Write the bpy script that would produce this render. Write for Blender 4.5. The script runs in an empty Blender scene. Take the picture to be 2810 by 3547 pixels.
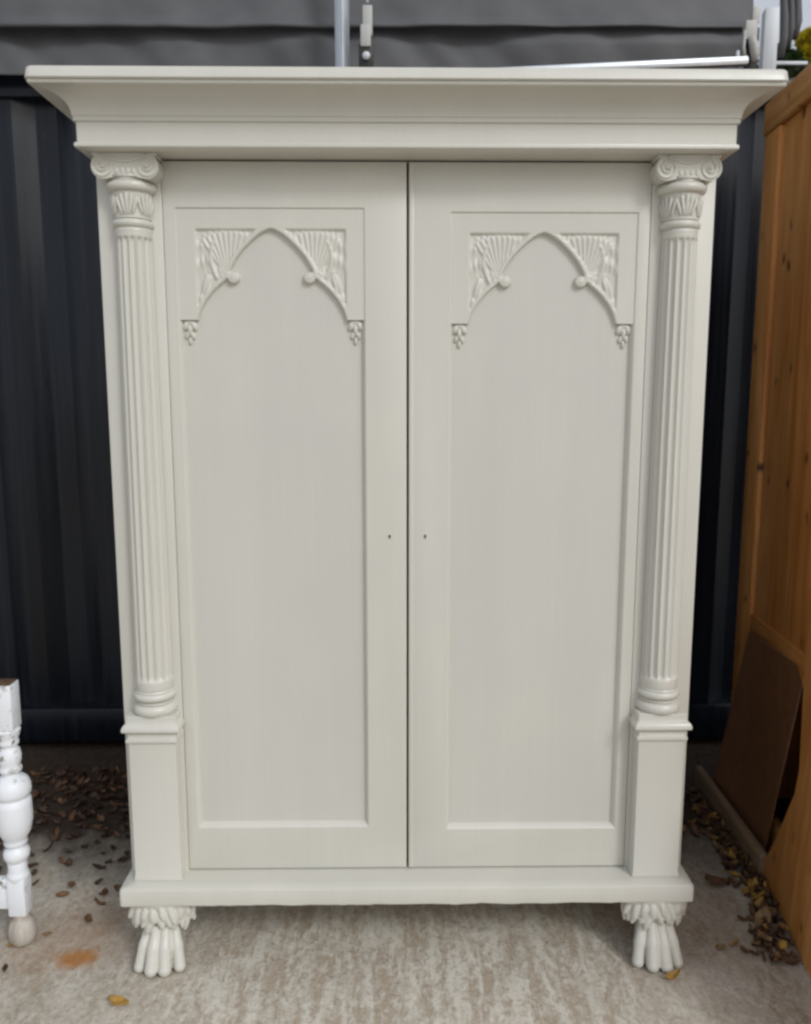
import bpy, bmesh, math, random
import numpy as np
from mathutils import Vector, Matrix, noise as mnoise
random.seed(7)
S = bpy.context.scene
C = S.collection
R = math.radians

# ------------------------------------------------------------------ camera
CAM = Vector((-0.0287, -1.8, 1.33)); PITCH, YAW = 0.1441, 0.0133
cd = bpy.data.cameras.new('camera'); cam = bpy.data.objects.new('camera', cd); C.objects.link(cam)
fw = Vector((math.sin(YAW)*math.cos(PITCH), math.cos(YAW)*math.cos(PITCH), -math.sin(PITCH)))
rt = Vector((math.cos(YAW), -math.sin(YAW), 0)); up = rt.cross(fw)
cam.matrix_world = Matrix(((rt.x, up.x, -fw.x, CAM.x), (rt.y, up.y, -fw.y, CAM.y), (rt.z, up.z, -fw.z, CAM.z), (0, 0, 0, 1)))
cd.sensor_fit = 'HORIZONTAL'; cd.sensor_width = 36; cd.lens = 36; cd.clip_start = 0.02; cd.clip_end = 500
cd.dof.use_dof = True; cd.dof.focus_distance = 1.72; cd.dof.aperture_fstop = 36e-3/0.007
S.camera = cam

# ------------------------------------------------------------------ sky, sun, exposure
SUN = Vector((0.72, -1.0, 0.98)).normalized()
w = bpy.data.worlds.new('World'); S.world = w; w.use_nodes = True
nt = w.node_tree; bg = nt.nodes['Background']
sky = nt.nodes.new('ShaderNodeTexSky'); sky.sky_type = 'NISHITA'; sky.sun_disc = False
sky.sun_elevation = math.asin(SUN.z); sky.sun_rotation = math.atan2(SUN.x, SUN.y)
sky.air_density = 1.0; sky.dust_density = 5.0; sky.ozone_density = 1.0
hs = nt.nodes.new('ShaderNodeHueSaturation'); hs.inputs['Saturation'].default_value = 0.5
veil = nt.nodes.new('ShaderNodeMixRGB'); veil.inputs[0].default_value = 0.5; veil.inputs[2].default_value = (7.8, 8.3, 9.1, 1)   # even white cloud cover
nt.links.new(sky.outputs[0], hs.inputs['Color']); nt.links.new(hs.outputs[0], veil.inputs[1]); nt.links.new(veil.outputs[0], bg.inputs[0])
bg.inputs[1].default_value = 0.15
sl = bpy.data.lights.new('sun', 'SUN'); sl.energy = 1.5; sl.angle = R(13); sl.color = (0.92, 0.97, 1.0)
so = bpy.data.objects.new('sun', sl); C.objects.link(so); so.rotation_euler = (-SUN).to_track_quat('-Z', 'Y').to_euler()
so.location = (2, -4, 5)
S.view_settings.view_transform = 'Standard'; S.view_settings.look = 'None'
S.view_settings.gamma = 1; S.view_settings.use_curve_mapping = False
S.view_settings.exposure = -0.52
S.render.engine = 'CYCLES'; S.cycles.filter_width = 2.7; S.cycles.max_bounces = 8; S.cycles.use_denoising = True

# ------------------------------------------------------------------ helpers
def tag(o, label=None, cat=None, group=None, kind=None):
    if label: o['label'] = label
    if cat: o['category'] = cat
    if group: o['group'] = group
    if kind: o['kind'] = kind
    return o
def empty(name, loc=(0, 0, 0), parent=None):
    o = bpy.data.objects.new(name, None); C.objects.link(o); o.location = loc; o.empty_display_size = 0.1
    if parent: o.parent = parent
    return o
def link(name, me, mat, parent=None, smooth=False):
    if mat and not me.materials: me.materials.append(mat)
    if smooth:
        for p in me.polygons: p.use_smooth = True
    o = bpy.data.objects.new(name, me); C.objects.link(o)
    if parent: o.parent = parent
    return o
def mesh(name, v, f, mat, parent=None, smooth=False, sharp=None):
    me = bpy.data.meshes.new(name); me.from_pydata([tuple(p) for p in v], [], [tuple(q) for q in f]); me.validate(); me.update()
    if sharp is not None:
        smooth = True; me.set_sharp_from_angle(angle=R(sharp))
    return link(name, me, mat, parent, smooth)
def from_bm(name, bm, mat, parent=None, smooth=False, sharp=None):
    bmesh.ops.recalc_face_normals(bm, faces=bm.faces)
    me = bpy.data.meshes.new(name); bm.to_mesh(me); bm.free()
    if sharp is not None:
        smooth = True; me.set_sharp_from_angle(angle=R(sharp))
    return link(name, me, mat, parent, smooth)
def add_box(bm, a, b, bevel=0.0, seg=2, mat4=None):
    r = bmesh.ops.create_cube(bm, size=1.0); vs = r['verts']
    for v in vs:
        v.co = Vector(((a[i]+b[i])/2 + v.co[i]*(b[i]-a[i]) for i in range(3)))
    if bevel:
        es = list({e for v in vs for e in v.link_edges})
        rb = bmesh.ops.bevel(bm, geom=es, offset=bevel, segments=seg, profile=0.5, affect='EDGES')
        vs = list({v for f in rb['faces'] for v in f.verts} | {v for v in vs if v.is_valid})
    if mat4 is not None:
        for v in vs: v.co = mat4 @ v.co
    return vs
def box(name, a, b, mat, parent=None, bevel=0.002, mat4=None):
    bm = bmesh.new(); add_box(bm, a, b, bevel, 2, mat4)
    return from_bm(name, bm, mat, parent, sharp=40)
def add_ell(bm, c, r, seg=16, rings=10, rot=None):
    q = bmesh.ops.create_uvsphere(bm, u_segments=seg, v_segments=rings, radius=1.0)
    for v in q['verts']:
        p = Vector((v.co.x*r[0], v.co.y*r[1], v.co.z*r[2]))
        if rot is not None: p = rot @ p
        v.co = p + Vector(c)
def add_tube(bm, pts, rad, seg=10, cap=True):
    pts = [Vector(p) for p in pts]; n = len(pts)
    if not hasattr(rad, '__len__'): rad = [rad]*n
    rings = []; ref = None
    for i, p in enumerate(pts):
        t = (pts[min(i+1, n-1)] - pts[max(i-1, 0)]).normalized()
        if ref is None: ref = Vector((0, 0, 1)) if abs(t.z) < .9 else Vector((1, 0, 0))
        a = t.cross(ref).normalized(); b = a.cross(t).normalized(); ref = b
        rings.append([bm.verts.new(p + (a*math.cos(2*math.pi*k/seg) + b*math.sin(2*math.pi*k/seg))*rad[i]) for k in range(seg)])
    for i in range(n-1):
        for k in range(seg):
            bm.faces.new((rings[i][k], rings[i][(k+1) % seg], rings[i+1][(k+1) % seg], rings[i+1][k]))
    if cap:
        bm.faces.new(rings[0][::-1]); bm.faces.new(rings[-1])
def lathe(bm, prof, c=(0, 0, 0), seg=48, rfun=None):
    rings = []
    for (r, z) in prof:
        ring = []
        for k in range(seg):
            a = 2*math.pi*k/seg; rr = r if rfun is None else rfun(r, z, a)
            ring.append(bm.verts.new((c[0]+rr*math.cos(a), c[1]+rr*math.sin(a), c[2]+z)))
        rings.append(ring)
    for i in range(len(rings)-1):
        for k in range(seg):
            bm.faces.new((rings[i][k], rings[i][(k+1) % seg], rings[i+1][(k+1) % seg], rings[i+1][k]))
    bm.faces.new(rings[0][::-1]); bm.faces.new(rings[-1])
def rect_loft(name, prof, hx, yf, yb, mat, parent, cx=0.0, rad=0.002, seg=3, sharp=35, nx=1, wob=None):
    """profile (offset, z) swept round the two sides and the front of a block, mitred at the front corners"""
    loops = []
    for (o, z) in prof:
        X, Y = hx+o, -(yf+o); r = max(rad, 0.0005)
        L = [(-X, yb, z)]
        for k in range(seg+1):
            a = math.pi + (math.pi/2)*k/seg
            L.append((-X+r+r*math.cos(a), Y+r+r*math.sin(a), z))
        for k in range(1, nx):
            L.append((-X+r+(2*X-2*r)*k/nx, Y, z))
        for k in range(seg+1):
            a = 1.5*math.pi + (math.pi/2)*k/seg
            L.append((X-r+r*math.cos(a), Y+r+r*math.sin(a), z))
        L.append((X, yb, z))
        if wob: L = [wob(p) for p in L]
        loops.append(L)
    n = len(loops[0]); v = [(p[0]+cx, p[1], p[2]) for L in loops for p in L]; f = []
    for i in range(len(loops)-1):
        for k in range(n):
            k2 = (k+1) % n
            f.append((i*n+k, i*n+k2, (i+1)*n+k2, (i+1)*n+k))
    f.append(tuple(range(n))[::-1]); f.append(tuple((len(loops)-1)*n+k for k in range(n)))
    bm = bmesh.new(); vs = [bm.verts.new(p) for p in v]
    for q in f: bm.faces.new([vs[i] for i in q])
    return from_bm(name, bm, mat, parent, sharp=sharp)
def remesh(o, voxel, smooth_it=4):
    m = o.modifiers.new('r', 'REMESH'); m.mode = 'VOXEL'; m.voxel_size = voxel; m.use_smooth_shade = True
    s = o.modifiers.new('s', 'SMOOTH'); s.iterations = smooth_it; s.factor = 0.5
    dg = bpy.context.evaluated_depsgraph_get(); dg.update()
    me = bpy.data.meshes.new_from_object(o.evaluated_get(dg)); mats = list(o.data.materials)
    o.modifiers.clear(); o.data = me
    if not me.materials:
        for q in mats: me.materials.append(q)
    for p in me.polygons: p.use_smooth = True
def copy_tree(o, parent=None):
    c = o.copy(); C.objects.link(c); c.parent = parent
    for ch in list(o.children): copy_tree(ch, c)
    return c

# ------------------------------------------------------------------ materials
class NT:
    def __init__(self, name):
        self.m = bpy.data.materials.new(name); self.m.use_nodes = True
        self.t = self.m.node_tree; self.b = self.t.nodes['Principled BSDF']
        self.tc = self.t.nodes.new('ShaderNodeTexCoord')
    def n(self, kind, **kw):
        q = self.t.nodes.new('ShaderNode'+kind)
        for k, v in kw.items(): setattr(q, k, v)
        return q
    def l(self, a, b): self.t.links.new(a, b)
    def mapped(self, scale=(1, 1, 1), loc=(0, 0, 0), coord='Object', rot=(0, 0, 0)):
        mp = self.n('Mapping'); mp.inputs['Scale'].default_value = scale; mp.inputs['Location'].default_value = loc
        mp.inputs['Rotation'].default_value = rot
        self.l(self.tc.outputs[coord], mp.inputs[0]); return mp.outputs[0]
    def noise(self, vec, scale, detail=4, rough=0.55, dist=0.0):
        q = self.n('TexNoise'); q.inputs['Scale'].default_value = scale; q.inputs['Detail'].default_value = detail
        q.inputs['Roughness'].default_value = rough; q.inputs['Distortion'].default_value = dist
        self.l(vec, q.inputs['Vector']); return q.outputs['Fac']
    def ramp(self, fac, stops):
        q = self.n('ValToRGB'); e = q.color_ramp.elements
        while len(e) < len(stops): e.new(0.5)
        for i, (p, c) in enumerate(stops):
            e[i].position = p; e[i].color = (c, c, c, 1) if not hasattr(c, '__len__') else (*c, 1)
        self.l(fac, q.inputs[0]); return q.outputs[0]
    def mix(self, fac, a, b, mode='MIX'):
        q = self.n('MixRGB', blend_type=mode)
        for i, x in zip((0, 1, 2), (fac, a, b)):
            if hasattr(x, 'is_output'): self.l(x, q.inputs[i])
            elif hasattr(x, '__len__'): q.inputs[i].default_value = (*x, 1)
            else: q.inputs[i].default_value = x
        return q.outputs[0]
    def math(self, op, a, b=0.0):
        q = self.n('Math', operation=op)
        for i, x in enumerate((a, b)):
            if hasattr(x, 'is_output'): self.l(x, q.inputs[i])
            else: q.inputs[i].default_value = x
        return q.outputs[0]
    def bump(self, h, strength=0.2, dist=0.002):
        q = self.n('Bump'); q.inputs['Strength'].default_value = strength; q.inputs['Distance'].default_value = dist
        self.l(h, q.inputs['Height']); self.l(q.outputs[0], self.b.inputs['Normal'])
    def out(self, col, rough=0.5, metal=0.0, spec=0.5):
        if hasattr(col, 'is_output'): self.l(col, self.b.inputs['Base Color'])
        else: self.b.inputs['Base Color'].default_value = (*col, 1)
        if hasattr(rough, 'is_output'): self.l(rough, self.b.inputs['Roughness'])
        else: self.b.inputs['Roughness'].default_value = rough
        self.b.inputs['Metallic'].default_value = metal; self.b.inputs['Specular IOR Level'].default_value = spec
        return self.m

def paint_mat(name, a, b, rough, stroke=0.10):
    q = NT(name)
    big = q.noise(q.mapped((7, 7, 0.9)), 1.0, 4, 0.6)
    patch = q.noise(q.mapped(), 4.5, 3)
    st = q.noise(q.mapped((120, 120, 3.0)), 1.0, 4, 0.65)
    fine = q.noise(q.mapped(), 300, 2)
    col = q.mix(q.ramp(big, [(0.35, 0), (0.65, 1)]), a, b)
    col = q.mix(q.ramp(patch, [(0.42, 0.28), (0.6, 0.0)]), col, tuple(x*y for x, y in zip(a, (0.95, 0.955, 0.975))))
    col = q.mix(q.ramp(st, [(0.35, 0.13), (0.62, 0.0)]), col, tuple(x*0.88 for x in a))
    q.bump(q.math('ADD', q.math('MULTIPLY', st, 0.8), q.math('MULTIPLY', fine, 0.2)), stroke, 0.002)
    rg = q.ramp(big, [(0.3, rough-0.06), (0.7, rough+0.07)])
    return q.out(col, rg, spec=0.6)
M_PAINT = paint_mat('chalk_paint', (0.600, 0.586, 0.522), (0.630, 0.612, 0.547), 0.36, 0.13)

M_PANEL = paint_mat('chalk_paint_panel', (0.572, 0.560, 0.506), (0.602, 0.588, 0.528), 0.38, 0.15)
def white_mat():
    q = NT('chipped_white_paint')
    a = q.noise(q.mapped(), 38, 5, 0.65); b = q.noise(q.mapped((1, 1, 0.5)), 9, 3)
    chip = q.math('MULTIPLY', q.ramp(a, [(0.55, 0), (0.62, 1)]), q.ramp(b, [(0.47, 0), (0.58, 1)]))
    col = q.mix(chip, (0.80, 0.82, 0.85), (0.20, 0.16, 0.13))
    q.bump(a, 0.15, 0.001); return q.out(col, 0.42)
M_WHITE = white_mat()
def bare_mat():
    q = NT('worn_bare_wood')
    a = q.noise(q.mapped((30, 30, 8)), 1.2, 5, 0.6)
    return q.out(q.ramp(a, [(0.3, (0.30, 0.25, 0.20)), (0.7, (0.58, 0.54, 0.48))]), 0.7)
M_BARE = bare_mat()
def brown_end():
    q = NT('brown_end_grain'); a = q.noise(q.mapped(), 60, 4)
    return q.out(q.ramp(a, [(0.3, (0.05, 0.03, 0.02)), (0.7, (0.16, 0.09, 0.045))]), 0.6)
M_END = brown_end()

def pine_mat(name, axis='z', tint=1.0, knots=()):
    q = NT(name)
    sc = {'z': (14, 14, 0.9), 'y': (14, 0.9, 14)}[axis]
    g = q.noise(q.mapped(sc), 1.3, 6, 0.62, 1.2)
    g2 = q.noise(q.mapped(tuple(x*6 for x in sc)), 1.0, 3)
    big = q.noise(q.mapped(), 2.6, 3)
    col = q.ramp(g, [(0.36, (0.42*tint, 0.165*tint, 0.034*tint)), (0.5, (0.53*tint, 0.25*tint, 0.074*tint)), (0.64, (0.61*tint, 0.325*tint, 0.115*tint))])
    col = q.mix(q.ramp(g2, [(0.35, 0.22), (0.6, 0)]), col, (0.30*tint, 0.11*tint, 0.025*tint))
    col = q.mix(q.ramp(big, [(0.35, 0.40), (0.65, 0)]), col, (0.33*tint, 0.115*tint, 0.025*tint))
    vo = q.n('TexVoronoi'); vo.inputs['Scale'].default_value = 6.2; vo.inputs['Randomness'].default_value = 1.0
    vo.voronoi_dimensions = '2D'; sp = q.n('SeparateXYZ'); cb = q.n('CombineXYZ'); q.l(q.tc.outputs['Object'], sp.inputs[0])
    q.l(sp.outputs[1], cb.inputs[0]); q.l(q.math('MULTIPLY', sp.outputs[2], 0.72), cb.inputs[1]); 
    kw = q.n('VectorMath', operation='SCALE'); kn_ = q.n('TexNoise'); kn_.inputs['Scale'].default_value = 14; q.l(cb.outputs[0], kn_.inputs['Vector']); q.l(kn_.outputs['Color'], kw.inputs[0]); kw.inputs['Scale'].default_value = 0.05
    ka = q.n('VectorMath', operation='ADD'); q.l(cb.outputs[0], ka.inputs[0]); q.l(kw.outputs[0], ka.inputs[1]); q.l(ka.outputs[0], vo.inputs['Vector'])
    kn = q.ramp(vo.outputs['Distance'], [(0.03, 1), (0.095, 0)])
    km = q.math('MULTIPLY', kn, q.ramp(q.noise(q.mapped(), 3.2, 2), [(0.44, 0.1), (0.58, 0.95)]))
    col = q.mix(km, col, (0.055*tint, 0.02*tint, 0.009*tint))
    q.bump(g, 0.15, 0.002)
    return q.out(col, 0.42)
M_PINE = pine_mat('pine_upright', 'z', 1.25); M_PINEH = pine_mat('pine_rail', 'y', 1.12); M_PINEP = pine_mat('pine_panel', 'z', 1.36)
def plank_mat():
    q = NT('dusty_pine'); a = q.noise(q.mapped((14, 1.2, 14)), 1.4, 5, 0.6, 1.0)
    return q.out(q.ramp(a, [(0.35, (0.16, 0.105, 0.06)), (0.65, (0.32, 0.22, 0.13))]), 0.7)
M_PLANK = plank_mat()
def hard_mat():
    q = NT('dark_hardboard'); a = q.noise(q.mapped(), 30, 4)
    q.bump(a, 0.05, 0.001)
    return q.out(q.ramp(a, [(0.3, (0.16, 0.075, 0.034)), (0.7, (0.21, 0.10, 0.046))]), 0.5)
M_HARD = hard_mat()

def steel_mat():
    q = NT('navy_container_paint')
    a = q.noise(q.mapped((1, 1, 0.25)), 7, 4); run = q.noise(q.mapped((38, 38, 0.8)), 1.0, 4, 0.65); b = q.noise(q.mapped(), 45, 4, 0.65)
    col = q.ramp(a, [(0.3, (0.0026, 0.0039, 0.0070)), (0.7, (0.0060, 0.0090, 0.0155))])
    col = q.mix(q.math('MULTIPLY', q.ramp(run, [(0.52, 0), (0.68, 1)]), 0.5), col, (0.018, 0.022, 0.030))
    col = q.mix(q.math('MULTIPLY', q.ramp(b, [(0.66, 0), (0.72, 1)]), 0.5), col, (0.05, 0.045, 0.04))
    q.bump(a, 0.25, 0.012)
    return q.out(col, q.ramp(run, [(0.3, 0.22), (0.7, 0.40)]), spec=0.36)
M_STEEL = steel_mat()
def tarp_mat():
    q = NT('grey_tarpaulin'); a = q.noise(q.mapped(), 5, 4); b = q.noise(q.mapped(), 500, 2)
    q.bump(b, 0.15, 0.001)
    return q.out(q.ramp(a, [(0.3, (0.070, 0.071, 0.076)), (0.7, (0.105, 0.106, 0.111))]), 0.62)
M_TARP = tarp_mat()
def metal_mat(name, c, rough, metal):
    q = NT(name); a = q.noise(q.mapped((1, 1, 0.15)), 45, 4)
    col = q.ramp(a, [(0.3, tuple(x*0.85 for x in c)), (0.7, c)])
    return q.out(col, q.ramp(a, [(0.3, rough-0.06), (0.7, rough+0.08)]), metal)
M_ALU = metal_mat('brushed_aluminium', (0.62, 0.65, 0.68), 0.46, 0.85)
M_ALUW = metal_mat('pale_powder_coat', (0.62, 0.65, 0.68), 0.5, 0.1)
M_PLAST = metal_mat('grey_plastic', (0.46, 0.46, 0.44), 0.5, 0.0)
M_DARK = metal_mat('dark_iron', (0.05, 0.05, 0.045), 0.5, 0.6)
def plain(name, c, rough=0.7):
    q = NT(name); a = q.noise(q.mapped(), 40, 3)
    return q.out(q.ramp(a, [(0.3, tuple(x*0.8 for x in c)), (0.7, c)]), rough)
M_BLACK = plain('keyhole_black', (0.012, 0.011, 0.010))
M_BARK = plain('bark', (0.10, 0.075, 0.055), 0.9)

def ground_mat():
    q = NT('weathered_concrete')
    ob = q.mapped()
    sx = q.n('SeparateXYZ'); q.l(q.tc.outputs['Object'], sx.inputs[0]); X, Y = sx.outputs[0], sx.outputs[1]
    streak = q.noise(q.mapped((26, 4.2, 1)), 1.0, 5, 0.62, 0.6)
    blot = q.noise(q.mapped((1, 0.62, 1)), 58, 6, 0.68, 0.15)
    speck = q.noise(ob, 150, 3, 0.6)
    big = q.noise(ob, 2.3, 4)
    mid = q.noise(q.mapped((1, 0.6, 1)), 9, 4)
    # worn zone in front of and under the wardrobe, streaky, brown between flaking pale skin
    ax = q.math('ABSOLUTE', q.math('ADD', X, -0.02))
    zone = q.math('ADD', ax, q.math('MULTIPLY', q.math('ADD', big, -0.5), 0.55))
    zone = q.ramp(zone, [(0.42, 1), (0.66, 0)])
    brown = q.ramp(speck, [(0.3, (0.36, 0.295, 0.22)), (0.7, (0.46, 0.39, 0.305))])
    pale = q.ramp(mid, [(0.3, (0.56, 0.52, 0.445)), (0.7, (0.67, 0.63, 0.55))])
    flake = q.math('ADD', q.math('MULTIPLY', streak, 0.50), q.math('MULTIPLY', blot, 0.50))
    fl = q.ramp(flake, [(0.435, 0), (0.56, 1)])
    worn = q.mix(fl, brown, pale)
    grey = q.ramp(q.math('ADD', q.math('MULTIPLY', blot, 0.55), q.math('MULTIPLY', mid, 0.45)),
                  [(0.36, (0.345, 0.285, 0.212)), (0.5, (0.50, 0.45, 0.375)), (0.64, (0.62, 0.575, 0.495))])
    col = q.mix(zone, grey, worn)
    grain = q.noise(ob, 95, 4, 0.7); pit = q.ramp(grain, [(0.36, 1), (0.44, 0)])
    col = q.mix(q.math('MULTIPLY', pit, 0.45), col, (0.20, 0.16, 0.12))
    col = q.mix(q.math('MULTIPLY', q.ramp(grain, [(0.56, 0), (0.66, 1)]), 0.35), col, (0.70, 0.68, 0.63))
    # brown earth towards the container, darkened further as painted-in deep shade
    soil_shade = q.ramp(q.math('ADD', Y, q.math('MULTIPLY', q.math('ADD', mid, -0.5), 0.5)), [(0.22, 0), (0.55, 1)])
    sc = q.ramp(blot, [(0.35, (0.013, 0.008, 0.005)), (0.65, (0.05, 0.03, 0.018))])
    col = q.mix(q.math('MULTIPLY', soil_shade, 0.97), col, sc)
    # rust stain beside the turned leg
    def blob(cx, cy, rx, ry, soft):
        dx = q.math('DIVIDE', q.math('ADD', X, -cx), rx); dy = q.math('DIVIDE', q.math('ADD', Y, -cy), ry)
        d = q.math('SQRT', q.math('ADD', q.math('MULTIPLY', dx, dx), q.math('MULTIPLY', dy, dy)))
        d = q.math('ADD', d, q.math('MULTIPLY', q.math('ADD', mid, -0.5), 1.1))
        d = q.math('ADD', d, q.math('MULTIPLY', q.math('ADD', blot, -0.5), 0.9))
        return q.ramp(q.math('MULTIPLY', d, 0.5), [(0.5-soft, 1), (0.5+soft*0.6, 0)])
    col = q.mix(q.math('MULTIPLY', blob(-0.815, 0.055, 0.17, 0.12, 0.45), 0.55), col, (0.34, 0.20, 0.115))
    col = q.mix(q.math('MULTIPLY', blob(-0.79, -0.03, 0.052, 0.036, 0.22), 0.85), col, (0.42, 0.17, 0.035))
    col = q.mix(q.math('MULTIPLY', blob(0.80, 0.02, 0.07, 0.16, 0.4), 0.35), col, (0.30, 0.215, 0.14))
    # tan patches right
    q.bump(q.math('ADD', q.math('MULTIPLY', fl, 0.45), q.math('ADD', q.math('MULTIPLY', speck, 0.35), q.math('MULTIPLY', blot, 0.5))), 0.7, 0.004)
    return q.out(col, 0.88, spec=0.25)
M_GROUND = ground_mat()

# ------------------------------------------------------------------ ground
v = [(-40, -40, 0), (40, -40, 0), (40, 60, 0), (-40, 60, 0)]
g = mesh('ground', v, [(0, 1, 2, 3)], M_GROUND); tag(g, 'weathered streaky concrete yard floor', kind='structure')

# ------------------------------------------------------------------ shipping container
ct = empty('shipping_container', (-0.7, 1.15, 0))
tag(ct, 'dark navy corrugated steel container wall behind the wardrobe', 'container')
def corrugated():
    P = 0.278; prof = [(0, 0), (0.072, 0), (0.138, 0.036), (0.212, 0.036)]
    x0 = -1.268 - 0.138 - P*10
    pts = []
    for i in range(26):
        for (dx, dy) in prof: pts.append((x0+i*P+dx, 1.15+dy))
    V = []; F = []; n = len(pts); zs = [0.15, 2.33]
    for (x, y) in pts:
        V.append((x+0.7, y-1.15, zs[0])); V.append((x+0.7, y-1.15, zs[1]))
    for i in range(n-1): F.append((2*i, 2*i+2, 2*i+3, 2*i+1))
    return mesh('corrugated_panel', V, F, M_STEEL, ct), pts[0][0], pts[-1][0]
_, CX0, CX1 = corrugated()
box('top_rail', (CX0+0.7, -0.02, 2.325), (CX1+0.7, 0.06, 2.40), M_STEEL, ct, 0.006)
box('base_rail', (CX0+0.7, -0.025, 0.03), (CX1+0.7, 0.05, 0.16), M_STEEL, ct, 0.006)
box('shell', (CX0+0.7, 0.062, 0.035), (CX1+0.7, 2.4, 2.39), M_STEEL, ct, 0.004)
for sx in (CX0+0.75, CX1+0.65):
    box('corner_casting', (sx-0.09, -0.04, 0.0), (sx+0.09, 0.13, 0.12), M_STEEL, ct, 0.006)
    box('corner_casting', (sx-0.09, 2.28, 0.0), (sx+0.09, 2.44, 0.12), M_STEEL, ct, 0.006)

# ------------------------------------------------------------------ wardrobe
WX = empty('wardrobe', (0, 0.27, 0))
tag(WX, 'large pale cream painted two door wardrobe with fluted columns and paw feet', 'wardrobe')
def wp(o):                       # wardrobe-level part: keep authored (world) coordinates
    o.parent = WX; o.matrix_parent_inverse = Matrix.Translation((0, -0.27, 0)); return o
HX, HF = 0.665, 0.077
YB = 0.55
# carcass
for s in (-1, 1):
    a, b = sorted((s*0.656, s*0.634)); wp(box('side_panel', (a, 0.0262, 0.203), (b, YB, 1.8205), M_PAINT, None, 0.002))
wp(box('back_panel', (-0.633, YB-0.012, 0.2062), (0.633, YB-0.002, 1.8190), M_PAINT, None, 0.0))
for s in (-1, 1):
    a, b = sorted((s*0.5206, s*0.657))
    wp(box('stile', (a, 0.0, 0.2035), (b, 0.026, 1.8200), M_PAINT, None, 0.0025))
# plinth
def wob(p):
    x, y, z = p
    if z < 0.18 and y < -0.05:
        z += 0.0022*mnoise.noise((x*14, 3.1, z*30)) + 0.0012*mnoise.noise((x*50, 7, 0))
        y += 0.0015*mnoise.noise((x*20, 1, 9))
    return (x, y, z)
wp(rect_loft('plinth', [(-0.02, 0.1625), (-0.003, 0.1625), (-0.0005, 0.165), (0, 0.170), (0, 0.1985), (-0.0015, 0.203), (-0.005, 0.2055), (-0.03, 0.2058)], 0.664, HF, YB, M_PAINT, None, rad=0.008, seg=4, nx=160, wob=wob))
# entablature: frieze with bead and fillet
wp(rect_loft('frieze', [(-0.03, 1.8195), (0.002, 1.8195), (0.0045, 1.8215), (0.005, 1.825), (0.004, 1.829), (0.0, 1.831), (0, 1.8685), (0.0045, 1.870), (0.0045, 1.8790), (0.003, 1.8795)], HX, HF, YB, M_PAINT, None, rad=0.003))
co = []
for k in range(15):
    t = (math.pi/2)*k/14
    co.append((0.0065+0.055*(1-math.cos(t))**1.12, 1.8790+0.040*math.sin(t)))
co += [(0.0645, 1.9195), (0.0660, 1.9225), (0.0645, 1.9265)]
cr = wp(rect_loft('cornice', [(0.0, 1.8787)] + co, HX, HF, YB, M_PAINT, None, rad=0.004))
fa = rect_loft('fascia', [(0.055, 1.9263), (0.0685, 1.9263), (0.0710, 1.9285), (0.0685, 1.9465), (0.0670, 1.9485), (0.063, 1.9495)], HX, HF, YB, M_PAINT, None, rad=0.016, seg=5, nx=24)
fa.parent = cr

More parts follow.
